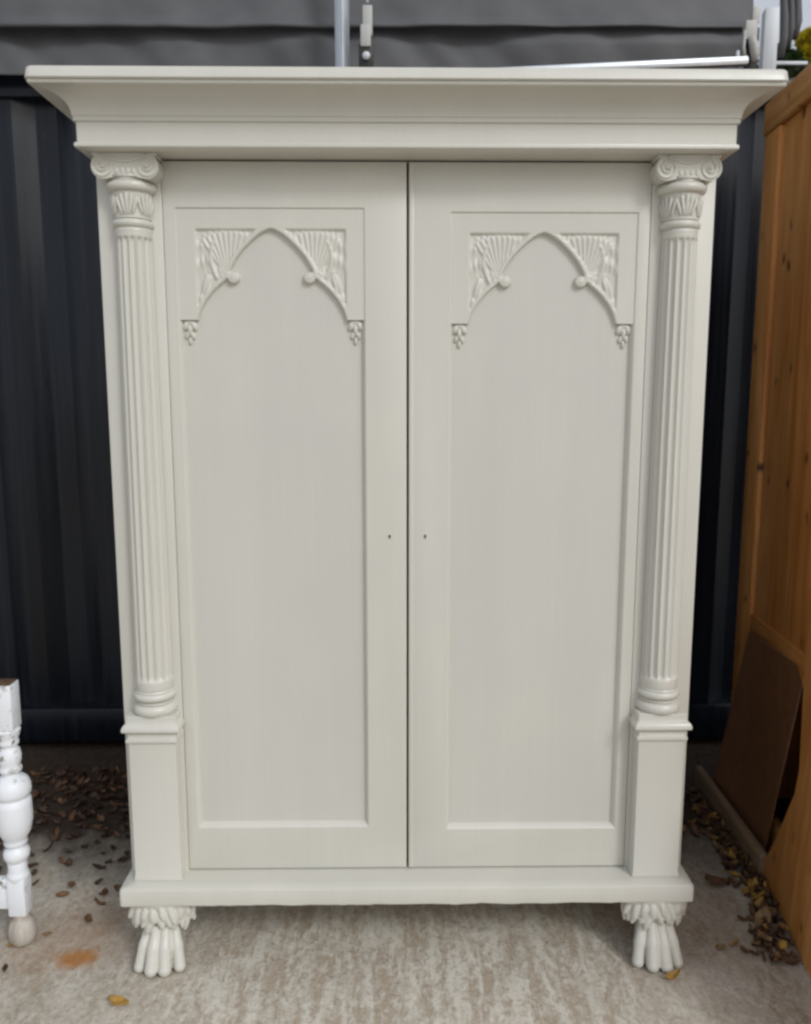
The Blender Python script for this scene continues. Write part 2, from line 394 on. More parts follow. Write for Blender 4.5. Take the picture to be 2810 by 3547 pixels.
# ---- doors
ARCH = [(0.0, 0.0), (-0.0035, 0.0105), (-0.011, 0.0235), (-0.021, 0.0365), (-0.040, 0.0565), (-0.060, 0.0730), (-0.082, 0.0860), (-0.100, 0.0925), (-0.109, 0.1010), (-0.117, 0.1115), (-0.131, 0.1265), (-0.150, 0.1420), (-0.170, 0.1535), (-0.195, 0.1620)]
def carved_board(name, xc, zap, mirror, mat, parent):
    step = 0.0015
    us = np.arange(-0.2035, 0.2036, step); vs = np.arange(-0.1905, 0.0466, step)
    U, Vv = np.meshgrid(us, vs); A = np.abs(U)
    av = np.array([p[0] for p in ARCH])[::-1]; aw = np.array([p[1] for p in ARCH])[::-1]
    a = np.interp(Vv, av, aw); a = np.where(Vv > 0, -0.03, a)
    sl = np.interp(Vv+0.004, av, aw) - np.interp(Vv-0.004, av, aw)
    d = (A-a)/np.sqrt(1+(sl/0.008)**2)
    ss = lambda e0, e1, x: (lambda t: t*t*(3-2*t))(np.clip((x-e0)/(e1-e0), 0, 1))
    kn = 0.0138-np.hypot(A-0.0820, (Vv+0.1015)*1.08)            # knob, positive inside
    solid = np.maximum(d, kn)
    # carved ground
    Cx, Cz = 0.090, -0.112
    th = np.arctan2(Vv-Cz, A-Cx); rho = np.hypot(A-Cx, Vv-Cz)
    h = np.full(U.shape, -0.0032)
    rectd = np.minimum(0.1605-A, -0.001-Vv)              # >0 inside the inner rectangle
    inner = ss(0.0, 0.0025, rectd)*ss(0.0080, 0.0115, d)
    rib = np.abs(np.cos((th-0.9)*math.pi/0.118))**0.7
    fan = ss(0.018, 0.03, rho)*(1-ss(0.106, 0.116, rho+0.006*np.cos((th-0.9)*2*math.pi/0.118)))*ss(0.95, 1.02, th)
    rib2 = np.abs(np.cos(((A-0.137)+0.35*(Vv+0.05)**2*8)*math.pi/0.0115))**0.8
    reg2 = (1-ss(0.92, 1.0, th))*ss(-0.10, -0.085, Vv)
    fl = -0.0090 + 0.0048*rib*fan + 0.0046*rib2*reg2*(0.6+0.4*np.sin(Vv*170+A*90))
    # curling leaf rib between the two fields
    lx = 0.118+0.012*np.sin((Vv+0.1)*38); fl = np.maximum(fl, -0.0090+0.0062*np.exp(-((A-lx)/0.0042)**2)*ss(-0.115, -0.10, Vv)*(1-ss(-0.03, -0.015, Vv)))
    # lower leaf
    c, s_ = math.cos(0.30), math.sin(0.30); qx = (A-0.1405)*c+(Vv+0.117)*s_; qz = -(A-0.1405)*s_+(Vv+0.117)*c
    e = 1-(qx/0.0085)**2-(qz/0.026)**2; fl = np.maximum(fl, -0.0090+0.0072*np.sqrt(np.clip(e, 0, 1)) - 0.003*np.exp(-(qx/0.0018)**2)*(e > 0))
    e = 1-((A-0.152)/0.006)**2-((Vv+0.150)/0.016)**2; fl = np.maximum(fl, -0.0090+0.0058*np.sqrt(np.clip(e, 0, 1)))
    h = h*(1-inner)+fl*inner
    # rim moulding along the arch
    rim = np.clip(d/0.0105, 0, 1); on = (d < 0.0105) & (d > -0.001) & (Vv < 0.002)
    h = np.where(on, np.maximum(h, -0.0055+0.0018*np.sin(np.pi*np.clip(rim*0.75+0.2, 0, 1))), h)
    kb = -0.010+0.0082*np.sqrt(np.clip(1-((0.0138-np.clip(kn, 0, 1))/0.0138)**2, 0, 1))
    h = np.where(kn > 0, np.maximum(h, kb), h)
    lob = np.hypot(A-0.1005, (Vv+0.0965)*1.15); h = np.where(lob < 0.018, np.maximum(h, -0.010+0.0085*np.sqrt(np.clip(1-(lob/0.018)**2, 0, 1))*(0.8+0.2*np.cos(lob*900))), h)
    wall = ss(-0.0014, 0.0010, solid); h = h*wall + (-0.0185)*(1-wall)
    for _ in range(2):
        q = np.pad(h, 1, mode='edge'); h = (q[1:-1, 1:-1]*2+q[:-2, 1:-1]+q[2:, 1:-1]+q[1:-1, :-2]+q[1:-1, 2:])/6
    ny, nx = U.shape
    P = np.stack([U+xc, -h, Vv+zap], -1)
    bot = P[0].copy(); bot[:, 1] = 0.0185; P = np.concatenate([bot[None], P], 0); ny += 1
    idx = np.arange(nx*ny).reshape(ny, nx)
    F = np.stack([idx[:-1, :-1], idx[:-1, 1:], idx[1:, 1:], idx[1:, :-1]], -1).reshape(-1, 4)
    Y = P.reshape(-1, 3); keep = (Y[F][:, :, 1].min(1) < 0.0178)
    me = bpy.data.meshes.new(name); me.from_pydata(Y.tolist(), [], F[keep].tolist()); me.update()
    bm = bmesh.new(); bm.from_mesh(me); bmesh.ops.delete(bm, geom=[q for q in bm.verts if not q.link_faces], context='VERTS'); bm.to_mesh(me); bm.free()
    me.set_sharp_from_angle(angle=R(62))
    return link(name, me, mat, parent, True)

def door(s, dz):
    xa, xb = (-0.5200, -0.0022) if s < 0 else (0.0022, 0.5200)
    z0, z1 = 0.2085, 1.8160
    xc = -0.2935 if s < 0 else 0.2930
    ia, ib = xc-0.2020, xc+0.2020
    iz0, iz1 = 0.3130+dz, 1.7230+dz
    D = empty('door'); wp(D)
    # frame with chamfered opening
    def rl(x0, x1, za, zb, y): return [(x0, y, za), (x1, y, za), (x1, y, zb), (x0, y, zb)]
    r = 0.0025
    loops = [rl(xa, xb, z0, z1, 0.028), rl(xa, xb, z0, z1, r), rl(xa+r*.3, xb-r*.3, z0+r*.3, z1-r*.3, r*.3), rl(xa+r, xb-r, z0+r, z1-r, 0.0),
             rl(ia, ib, iz0, iz1, 0.0), rl(ia+0.0012, ib-0.0012, iz0+0.0012, iz1-0.0012, 0.0008), rl(ia+0.007, ib-0.007, iz0+0.008, iz1-0.007, 0.0105), rl(ia+0.0085, ib-0.0085, iz0+0.0105, iz1-0.0085, 0.0175)]
    V = [p for L in loops for p in L]; F = []
    for i in range(len(loops)-1):
        for k in range(4): F.append((i*4+k, i*4+(k+1) % 4, (i+1)*4+(k+1) % 4, (i+1)*4+k))
    bm = bmesh.new(); vs = [bm.verts.new(p) for p in V]
    for q in F: bm.faces.new([vs[i] for i in q])
    from_bm('door_frame', bm, M_PAINT, D, sharp=30)
    # field panel, very slightly uneven
    nx, nz = 24, 80; V = []; F = []
    for j in range(nz+1):
        for i in range(nx+1):
            x = ia+0.004+(ib-ia-0.008)*i/nx; z = iz0+0.004+(iz1-iz0-0.008)*j/nz
            V.append((x, 0.0145+0.0007*mnoise.noise((x*5+s*9, z*2.2, 1.3)), z))
    for j in range(nz):
        for i in range(nx):
            k = j*(nx+1)+i; F.append((k, k+1, k+nx+2, k+nx+1))
    mesh('field_panel', V, F, M_PANEL, D, True)
    carved_board('carved_arch_board', xc, 1.6800+dz, s, M_PAINT, D)
    for t in (-1, 1):
        bm = bmesh.new(); X = xc+t*0.1800; Z = 1.4885+dz; y0 = 0.0135
        for (dx, dz2, rx, rz, ry, ang) in [(-0.009*t, -0.011, 0.0075, 0.012, 0.008, 0.4*t), (0.0085*t, -0.010, 0.0075, 0.012, 0.008, -0.35*t), (0.0, -0.020, 0.006, 0.014, 0.009, 0),
                                           (-0.006*t, -0.032, 0.005, 0.009, 0.006, 0.3*t), (0.006*t, -0.031, 0.005, 0.009, 0.006, -0.3*t), (0.0, -0.043, 0.0045, 0.009, 0.006, 0), (0, -0.004, 0.016, 0.006, 0.007, 0)]:
            add_ell(bm, (X+dx, y0, Z+dz2), (rx, ry, rz), 14, 10, Matrix.Rotation(ang, 3, 'Y'))
        from_bm('drop_ornament', bm, M_PAINT, D, smooth=True)
    # keyhole
    kx = -0.0405 if s < 0 else 0.0395; kz = 1.0135
    bm = bmesh.new()
    lathe(bm, [(0.0044, -0.0006), (0.0042, 0.0009), (0.0030, 0.0011), (0.0026, 0.0004)], (0, 0, 0), 20)
    for q in bm.verts: q.co = Vector((kx+q.co.x, -q.co.z, kz+q.co.y*1.35))
    esc = from_bm('keyhole_rim', bm, M_PAINT, D, smooth=True)
    bm = bmesh.new(); add_ell(bm, (kx, 0.0, kz+0.0012), (0.0029, 0.0012, 0.0034), 14, 8)
    add_box(bm, (kx-0.0014, -0.0011, kz-0.0052), (kx+0.0014, 0.001, kz), 0.0)
    from_bm('keyhole', bm, M_BLACK, esc)
    if s > 0:
        box('meeting_strip', (0.0035, -0.0016, 0.2095), (0.0135, 0.002, 1.815), M_PAINT, D, 0.0012)
    return D
door(-1, 0.0); door(1, -0.0075)
wp(box('shut_line', (-0.010, 0.022, 0.2065), (0.010, 0.027, 1.818), M_BLACK, None, 0))
wp(box('inner_back', (-0.632, 0.0285, 0.2065), (0.632, 0.034, 1.8190), M_BLACK, None, 0))

# ---- columns
def column(s):
    cx = s*0.5810
    K = empty('column'); wp(K)
    yc = -0.004
    # shaft with flutes
    NF = 16
    def rf(r, z, a):
        e = min(1.0, max(0.0, (z-0.690)/0.012))*min(1.0, max(0.0, (1.655-z)/0.012)); e = math.sqrt(max(0, 1-(1-e)**2))
        c = abs(math.sin((a-math.pi/2)*NF/2)); return r - 0.0058*e*(c**0.75)
    pr = [(0.0415, 0.664), (0.0425, 0.668), (0.0422, 0.684)]
    zs = [0.690+0.0012*k for k in range(11)] + [0.706+k*(1.640-0.706)/18 for k in range(1, 18)] + [1.642+0.0012*k for k in range(12)]
    for z in zs:
        t = (z-0.69)/0.965; pr.append((0.0418-0.0040*t**1.3, z))
    pr += [(0.0378, 1.660), (0.0380, 1.668), (0.0392, 1.674)]
    bm = bmesh.new(); lathe(bm, pr, (cx, yc, 0), 192, rf); from_bm('shaft', bm, M_PAINT, K, smooth=True)
    # base mouldings
    def torus(r, z0, z1, n=9): 
        zc, h = (z0+z1)/2, (z1-z0)/2
        return [(r-h+h*math.cos(t), zc+h*math.sin(t)) for t in [(-math.pi/2)+math.pi*k/(n-1) for k in range(n)]]
    bm = bmesh.new()
    pr = [(0.040, 0.602)] + torus(0.0500, 0.6045, 0.6330) + [(0.0425, 0.6345), (0.0415, 0.6370), (0.0435, 0.6395)] + torus(0.0485, 0.6405, 0.6600) + [(0.0435, 0.6605), (0.0420, 0.6645), (0.040, 0.667)]
    lathe(bm, pr, (cx, yc, 0), 64); from_bm('base_moulding', bm, M_PAINT, K, sharp=50)
    # capital: neck rings + leafed bell + volute block
    cap = empty('capital', parent=K)
    bm = bmesh.new()
    pr = [(0.036, 1.670)] + torus(0.0435, 1.6745, 1.6925) + [(0.0385, 1.6935), (0.0385, 1.699), (0.0390, 1.712), (0.0400, 1.728), (0.0420, 1.742), (0.043, 1.7455)] + torus(0.0525, 1.7460, 1.7675) + [(0.0440, 1.768), (0.043, 1.772)]
    lathe(bm, pr, (cx, yc, 0), 64); from_bm('neck', bm, M_PAINT, cap, sharp=50)
    bm = bmesh.new()
    for k in range(5):
        a0 = -math.pi/2 + (k-2)*1.05
        for (da, dzz, rr, lean) in [(0, 0.001, 1.0, 0), (-0.20, 0.0, 0.92, 0.16), (0.20, 0.0, 0.92, -0.16), (-0.40, -0.003, 0.80, 0.30), (0.40, -0.003, 0.80, -0.30)]:
            a = a0+da; r = 0.0408
            rot = Matrix.Rotation(a+math.pi/2, 3, 'Z') @ Matrix.Rotation(-lean, 3, 'Y') @ Matrix.Rotation(0.10, 3, 'X')
            add_ell(bm, (cx+r*math.cos(a), yc+r*math.sin(a), 1.7195+dzz), (0.0042*rr+0.0006, 0.0042, 0.0235*rr), 10, 10, rot)
    from_bm('leaf_carving', bm, M_PAINT, cap, smooth=True)
    # volutes: outline extruded, spiral fillet on the face
    hw, rv, zt = 0.0445, 0.0245, 1.8190
    zc = 1.7925; yf = -0.047
    out = []
    for k in range(25):
        a = R(75) + (R(285)-R(75))*k/24; out.append((-hw+rv*math.cos(a), zc+rv*math.sin(a)))
    out2 = [(-x, z) for (x, z) in out][::-1]
    poly = [(-0.030, zt-0.0005), (-0.062, zt-0.0005), (-0.0625, 1.8155)] + out[4:] + [(-0.020, 1.7720), (0.020, 1.7720)] + out2[:-4] + [(0.0625, 1.8155), (0.062, zt-0.0005)]
    bm = bmesh.new()
    f1 = [bm.verts.new((cx+x, yf, z)) for x, z in poly]; f0 = [bm.verts.new((cx+x*0.985, 0.0, z)) for x, z in poly]
    bm.faces.new(f1); bm.faces.new(f0[::-1])
    for k in range(len(poly)): bm.faces.new((f1[k], f0[k], f0[(k+1) % len(poly)], f1[(k+1) % len(poly)]))
    add_box(bm, (cx-0.0655, yf-0.0015, 1.8125), (cx+0.0655, 0.0, 1.8193), 0.0015)
    vb = from_bm('volute_block', bm, M_PAINT, cap, sharp=40)
    bm = bmesh.new()
    for t in (-1, 1):
        pts = []; rad = []
        for k in range(64):
            u = k/63; a = R(90)+u*R(360*2.05); r = (rv-0.003)*(1-u)**0.9+0.0022
            pts.append((cx+t*(hw-r*math.cos(a)), yf-0.0002-0.0018*u, zc+r*math.sin(a))); rad.append(0.0026*(1-0.5*u))
        add_tube(bm, pts, rad, 8); add_ell(bm, (cx+t*hw, yf-0.001, zc), (0.0040, 0.0035, 0.0040), 12, 8)
    pts = []
    for k in range(21):
        u = -1+2*k/20; pts.append((cx+u*hw, yf-0.001, zc+rv-0.003-0.0115*(1-u*u)**1.2))
    add_tube(bm, pts, 0.0028, 8)
    for k in range(4):
        x = cx+(k-1.5)*0.0115
        add_ell(bm, (x, yf+0.0010, 1.7835), (0.0045, 0.0035, 0.0078), 12, 8)
    add_tube(bm, [(cx-0.024, yf-0.0005, 1.7745), (cx+0.024, yf-0.0005, 1.7745)], 0.0028, 8)
    from_bm('scroll_carving', bm, M_PAINT, vb, smooth=True)
    return K
column(-1); column(1)
# ---- pedestals
for s in (-1, 1):
    pr = [(0, 0.2059), (0.0018, 0.2065), (0.0018, 0.2140), (0.0, 0.2180), (0, 0.5420), (0.0015, 0.5435), (0.0045, 0.5455), (0.0055, 0.5490), (0.0045, 0.5530), (0.0015, 0.5555), (0.0008, 0.5565), (0.0008, 0.5700), (0.0095, 0.5715), (0.0118, 0.5740), (0.0120, 0.5800),
          (0.0095, 0.5860), (0.0060, 0.5895), (0.0040, 0.5905), (0.0030, 0.5925), (0.0030, 0.6065), (0.0015, 0.6080)]
    wp(rect_loft('pedestal', pr, 0.0530, 0.041, 0.0, M_PAINT, None, cx=s*0.5830, rad=0.0015))

# ---- paw feet
def paw(s):
    bm = bmesh.new(); cx = s*0.581+0.004; rnd = random.Random(11)
    # ankle and pad
    add_tube(bm, [(cx, -0.024, 0.165), (cx-s*0.002, -0.022, 0.120), (cx-s*0.002, -0.024, 0.095), (cx, -0.034, 0.062), (cx, -0.040, 0.030), (cx, -0.042, 0.004)], [0.052, 0.042, 0.036, 0.041, 0.046, 0.045], 20)
    # four long ridged toes
    for (tx0, tx1, yt, r, zt) in [(-0.030, -0.0430, -0.074, 0.0142, 0.014), (-0.0105, -0.0145, -0.090, 0.0155, 0.0155), (0.0110, 0.0150, -0.091, 0.0155, 0.0155), (0.031, 0.0430, -0.076, 0.0142, 0.014)]:
        P0 = Vector((cx+s*tx0*0.95, -0.058+abs(tx0)*0.45, 0.100)); P1 = Vector((cx+s*(tx0*0.75+tx1*0.25), -0.070+abs(tx0)*0.5, 0.072)); P2 = Vector((cx+s*tx1*0.98, yt+0.006, 0.044)); P3 = Vector((cx+s*tx1*1.06, yt-0.002, zt))
        pts = []; rad = []
        for k in range(15):
            u = k/14; b0 = (1-u)**3; b1 = 3*u*(1-u)**2; b2 = 3*u*u*(1-u); b3 = u**3
            pts.append(P0*b0+P1*b1+P2*b2+P3*b3); rad.append(r*(0.80+0.14*math.exp(-((u-0.50)/0.13)**2)+0.18*u))
        add_tube(bm, pts, rad, 12); add_ell(bm, P3, (r*1.0, r*1.05, zt*0.98), 14, 10)
    # fur cuff: block under the plinth with broad hanging tufts
    add_ell(bm, (cx, -0.028, 0.160), (0.068, 0.046, 0.036), 24, 12)
    add_box(bm, (cx-0.070, -0.066, 0.150), (cx+0.070, 0.02, 0.168), 0.006)
    for ring, (n, zz, rr, ln) in enumerate([(11, 0.130, 1.0, 0.033), (10, 0.144, 1.09, 0.027)]):
        for k in range(n):
            a = math.pi+math.pi*(k+0.5)/n + (0.5-ring)*0.05; L = ln*rnd.uniform(0.75, 1.25)
            px, py = cx+0.0625*rr*math.cos(a), -0.026+0.040*rr*math.sin(a)
            rot = Matrix.Rotation(rnd.uniform(-0.35, 0.35)-0.25*math.cos(a), 3, 'Y') @ Matrix.Rotation(-0.12, 3, 'X')
            add_ell(bm, (px, py, zz-rnd.uniform(0, 0.008)), (0.0102*rnd.uniform(0.85, 1.2), 0.0105, L), 10, 8, rot)
    for v_ in bm.verts:
        if v_.co.z > 0.1645: v_.co.z = 0.1645
        if v_.co.z < 0.0: v_.co.z = 0.0005
    o = from_bm('foot', bm, M_PAINT, None, smooth=True); remesh(o, 0.0017, 2)
    for q in o.data.vertices:
        q.co.z = min(max(q.co.z, 0.0), 0.1640)
    return wp(o)
fl_ = paw(-1); fr_ = paw(1)
for s in (-1, 1):
    wp(box('back_foot', (s*0.6-0.035, 0.45, 0.0), (s*0.6+0.035, 0.52, 0.1624), M_PAINT, None, 0.004))

# ------------------------------------------------------------------ white turned leg at the left edge
LG = empty('furniture_leg', (-0.942, 0.030, 0))
tag(LG, 'white painted turned furniture leg with bare round foot at the left edge', 'furniture leg')
def sq(name, z0, z1, h, mat, bev=0.003, rot=0.0):
    return box(name, (-h, -h, z0), (h, h, z1), mat, LG, bev, Matrix.Rotation(rot, 4, 'Z'))
sq('top_block', 0.552, 0.664, 0.0235, M_WHITE)
sq('bare_top', 0.6642, 0.6655, 0.0225, M_END, 0.0003)
prof = [(0.022, 0.168), (0.030, 0.186), (0.0300, 0.192), (0.027, 0.197), (0.0250, 0.205), (0.0262, 0.222), (0.024, 0.226), (0.0290, 0.2300), (0.0345, 0.2400), (0.0350, 0.2480), (0.0320, 0.2580), (0.024, 0.264), (0.022, 0.268),
        (0.030, 0.2720), (0.0315, 0.278), (0.0290, 0.284), (0.033, 0.290), (0.0420, 0.306), (0.0478, 0.330), (0.0488, 0.350), (0.0480, 0.375), (0.0465, 0.3885), (0.0400, 0.392), (0.0400, 0.395), (0.0470, 0.400), (0.0500, 0.410), (0.0490, 0.424), (0.0430, 0.438), (0.032, 0.447), (0.0240, 0.450),
        (0.0225, 0.458), (0.0290, 0.462), (0.0300, 0.469), (0.0265, 0.474), (0.0255, 0.478), (0.0295, 0.488), (0.0305, 0.500), (0.0270, 0.516), (0.0220, 0.522), (0.0220, 0.527), (0.0265, 0.531), (0.0270, 0.538), (0.0245, 0.543), (0.029, 0.552), (0.033, 0.567), (0.020, 0.575)]
bm = bmesh.new(); lathe(bm, [(r*0.86, 0.16+(z-0.168)*0.975) for r, z in prof], (0, 0, 0), 48); from_bm('turned_shaft', bm, M_WHITE, LG, sharp=55)
sq('lower_block', 0.080, 0.176, 0.0215, M_WHITE, 0.005)
bm = bmesh.new(); lathe(bm, [(0.014, 0.0), (0.022, 0.002), (0.0295, 0.012), (0.0318, 0.030), (0.0305, 0.048), (0.025, 0.064), (0.018, 0.070), (0.019, 0.077), (0.016, 0.083)], (0, 0, 0), 40)
from_bm('bun_foot', bm, M_BARE, LG, smooth=True)
box('rail', (-0.62, -0.012, 0.095), (-0.0222, 0.012, 0.172), M_WHITE, LG, 0.004)

# ------------------------------------------------------------------ pine cabinet on the right
FX = lambda y: 1.082+0.0796*(y-0.75)
ANG = math.atan(0.0796)
PC = empty('pine_cabinet', (1.082, 0.75, 0)); PC.rotation_euler = (0, 0, -ANG)
tag(PC, 'tall orange brown knotty pine cabinet standing at the right edge', 'cabinet')
# local: x into the cabinet, -y towards the camera
YN = -0.92; ZT = 2.185
box('far_stile', (0, -0.115, 0.02), (0.03, 0, ZT-0.092), M_PINE, PC, 0.004)
box('near_stile', (0, YN, 0.02), (0.03, YN+0.11, ZT-0.092), M_PINE, PC, 0.004)
box('top_rail', (-0.003, YN-0.01, ZT-0.090), (0.032, 0.01, ZT), M_PINEH, PC, 0.004)
box('middle_rail', (0.001, YN+0.1115, 0.565), (0.029, -0.1165, 0.655), M_PINEH, PC, 0.004)
box('bottom_rail', (0.001, YN+0.1115, 0.02), (0.029, -0.1165, 0.115), M_PINEH, PC, 0.004)
n = 1; yA, yB = YN+0.1118, -0.1168
for k in range(n):
    a = yA+(yB-yA)*k/n+0.001; b = yA+(yB-yA)*(k+1)/n-0.001
    box('panel_board', (0.012, a, 0.6555), (0.024, b, ZT-0.0905), M_PINEP, PC, 0.0025)
bm = bmesh.new()
add_box(bm, (0.034, -0.02, 0.0), (0.52, 0.0, ZT-0.002), 0.002); add_box(bm, (0.034, YN, 0.0), (0.52, YN+0.02, ZT-0.002), 0.002)
add_box(bm, (0.50, YN+0.021, 0.0), (0.519, -0.021, ZT-0.002), 0.002); add_box(bm, (0.034, YN+0.021, ZT-0.025), (0.498, -0.021, ZT-0.003), 0.0)
from_bm('case', bm, M_PINE, PC, sharp=40)

def ray(px, py):                       # pixel of the 1708 x 2156 view -> direction (used to set out the leaning boards)
    return fw + rt*((px-854)/1708) - up*((py-1078)/1708)
def on_plane(px, py, p0, nrm):
    d = ray(px, py); t = (p0-CAM).dot(nrm)/d.dot(nrm); return CAM+d*t
def leaning(name, pix, A, B, top, thick, mat, label, cat):
    """board outline on the plane through floor points A, B and a point above; thickness behind the face"""
    A, B, top = Vector(A), Vector(B), Vector(top)
    nrm = (B-A).cross(top-A).normalized()
    if nrm.x > 0: nrm = -nrm
    P = [on_plane(x, y, A, nrm) for x, y in pix]
    P = [Vector((p.x, p.y, max(p.z, 0.012))) for p in P]
    c = Vector(((A.x+B.x)/2, (A.y+B.y)/2, 0)); bm = bmesh.new()
    f1 = [bm.verts.new(p-c) for p in P]; f0 = [bm.verts.new(p-c-nrm*thick) for p in P]
    bm.faces.new(f1); bm.faces.new(f0[::-1])
    for k in range(len(P)): bm.faces.new((f1[k], f0[k], f0[(k+1) % len(P)], f1[(k+1) % len(P)]))
    bmesh.ops.bevel(bm, geom=list(bm.edges), offset=0.002, segments=1, affect='EDGES')
    o = from_bm(name, bm, mat, None, sharp=40); o.location = c; return tag(o, label, cat)
leaning('hardboard_sheet', [(1577, 1329), (1696, 1411), (1604, 1812), (1496, 1668)], (1.030, 0.785, 0), (1.012, 0.268, 0), (FX(0.5)-0.010, 0.5, 0.60), 0.006, M_HARD,
        'dark brown hardboard sheet leaning against the lower part of the pine cabinet', 'board')
bm = bmesh.new()
d0 = Vector((0.995, 0.262, 0))-Vector((1.014, 0.800, 0)); L = d0.length; an = math.atan2(d0.x, -d0.y)
add_box(bm, (-0.012, -L, 0.0), (0.010, 0, 0.078), 0.003)
pk = from_bm('plank', bm, M_PLANK, None, sharp=40); pk.location = (1.006, 0.800, 0); pk.rotation_euler = (0, 0, an)
tag(pk, 'narrow pale pine plank on edge on the floor below the dark hardboard', 'plank')
leaning('pine_board', [(1712, 1180), (1700, 1290), (1684, 1619), (1674, 1672), (1640, 1752), (1600, 1845), (1604, 1868), (1704, 2066), (1790, 2230), (1900, 2200), (1880, 1300), (1850, 1180)],
        (0.992, 0.285, 0), (0.919, -0.126, 0), (FX(0.0)-0.030, 0.0, 0.95), 0.022, M_PINE, 'shaped pine board leaning on the cabinet front in the lower right corner', 'board')

# ------------------------------------------------------------------ canopy frame and tarpaulin above the wardrobe
def sheet(name, x0, x1, z0, z1, yfun, mat, parent, nx=150, nz=40):
    V = []; F = []
    for j in range(nz+1):
        for i in range(nx+1):
            x = x0+(x1-x0)*i/nx; z = z0+(z1-z0)*j/nz; V.append((x, yfun(x, z), z))
    for j in range(nz):
        for i in range(nx):
            k = j*(nx+1)+i; F.append((k, k+1, k+nx+2, k+nx+1))
    o = mesh(name, V, F, mat, parent, True)
    m = o.modifiers.new('thickness', 'SOLIDIFY'); m.thickness = 0.003; m.offset = 0
    return o
TP = empty('tarpaulin', (0, 1.03, 2.3)); tag(TP, 'dark grey tarpaulin with a long horizontal fold hanging above the wardrobe', 'tarpaulin')
def wr(x, z, k): return 2.0*wr0(x, z, k)+0.006*mnoise.noise((x*11+z*9, z*2, k+2))
def wr0(x, z, k): return 0.010*mnoise.noise((x*2.2+k, z*5, k)) + 0.006*mnoise.noise((x*6+z*4, z*3, k+4)) + 0.012*max(0, mnoise.noise((x*3.5-z*2.5, z*1.5, k+8)))
def tsheet(name, *a):
    o = sheet(name, *a); o.location = (0, -1.03, -2.3); return o
tsheet('lower_sheet', -2.6, 1.14, 2.368, 2.60, lambda x, z: 1.055 + wr(x, z, 0)*1.3 + 0.03*max(0, (z-2.47)/0.1), M_TARP, TP)
def upf(x, z):
    hem = math.exp(-((z-2.512)/0.016)**2); return 1.035 + wr(x, z, 3)*0.7 - 0.010*hem + (z-2.51)*0.10
def upper():
    x0, x1 = -2.6, 1.15; nx, nz = 150, 44; V = []; F = []
    for j in range(nz+1):
        for i in range(nx+1):
            x = x0+(x1-x0)*i/nx; sag = 0.0015*math.sin(x*5)+0.002*mnoise.noise((x*2.3, 0, 5))
            sag += 0.010*x/1.2*0.6
            if j < 6:       # turned-under hem
                a = math.pi*(j/6); z = 2.518-0.010*math.sin(a)+sag; y = upf(x, 2.512)+0.016*(1+math.cos(a))/2
            else:
                z = 2.518+(2.98-2.518)*(j-6)/(nz-6)+sag*(1-(j-6)/(nz-6)); y = upf(x, z)
            V.append((x, y-1.03, z-2.3))
    for j in range(nz):
        for i in range(nx):
            k = j*(nx+1)+i; F.append((k, k+1, k+nx+2, k+nx+1))
    return mesh('upper_fold', V, F, M_TARP, TP, True)
upper()
CF = empty('canopy_frame', (0.45, 0.9, 0)); tag(CF, 'aluminium canopy frame with square posts and brackets behind the wardrobe', 'canopy frame')
def cf(o): o.parent = CF; o.matrix_parent_inverse = Matrix.Translation((-0.45, -0.9, 0)); return o
def post(x, y, h, ztop, rot, mat):
    return cf(box('post', (-h, -h, 0.0), (h, h, ztop), mat, None, 0.003, Matrix.Translation((x, y, 0)) @ Matrix.Rotation(rot, 4, 'Z')))
post(-0.190, 0.915, 0.0170, 2.95, R(-38), M_ALU)
cf(box('post', (-0.0225, -0.0225, 2.4005), (0.0225, 0.0225, 2.60), M_ALUW, None, 0.003, Matrix.Translation((1.2300, 1.105, 0)) @ Matrix.Rotation(R(-8), 4, 'Z')))
cf(box('cross_bar', (0, -0.013, -0.0135), (0.93, 0.013, 0.0135), M_ALU, None, 0.010, Matrix.Translation((0.11, 0.80, 2.279)) @ Matrix.Rotation(R(-2.75), 4, 'Y')))
cf(box('thin_bar', (1.246, 1.09, 2.425), (1.36, 1.102, 2.436), M_ALUW, None, 0.002))
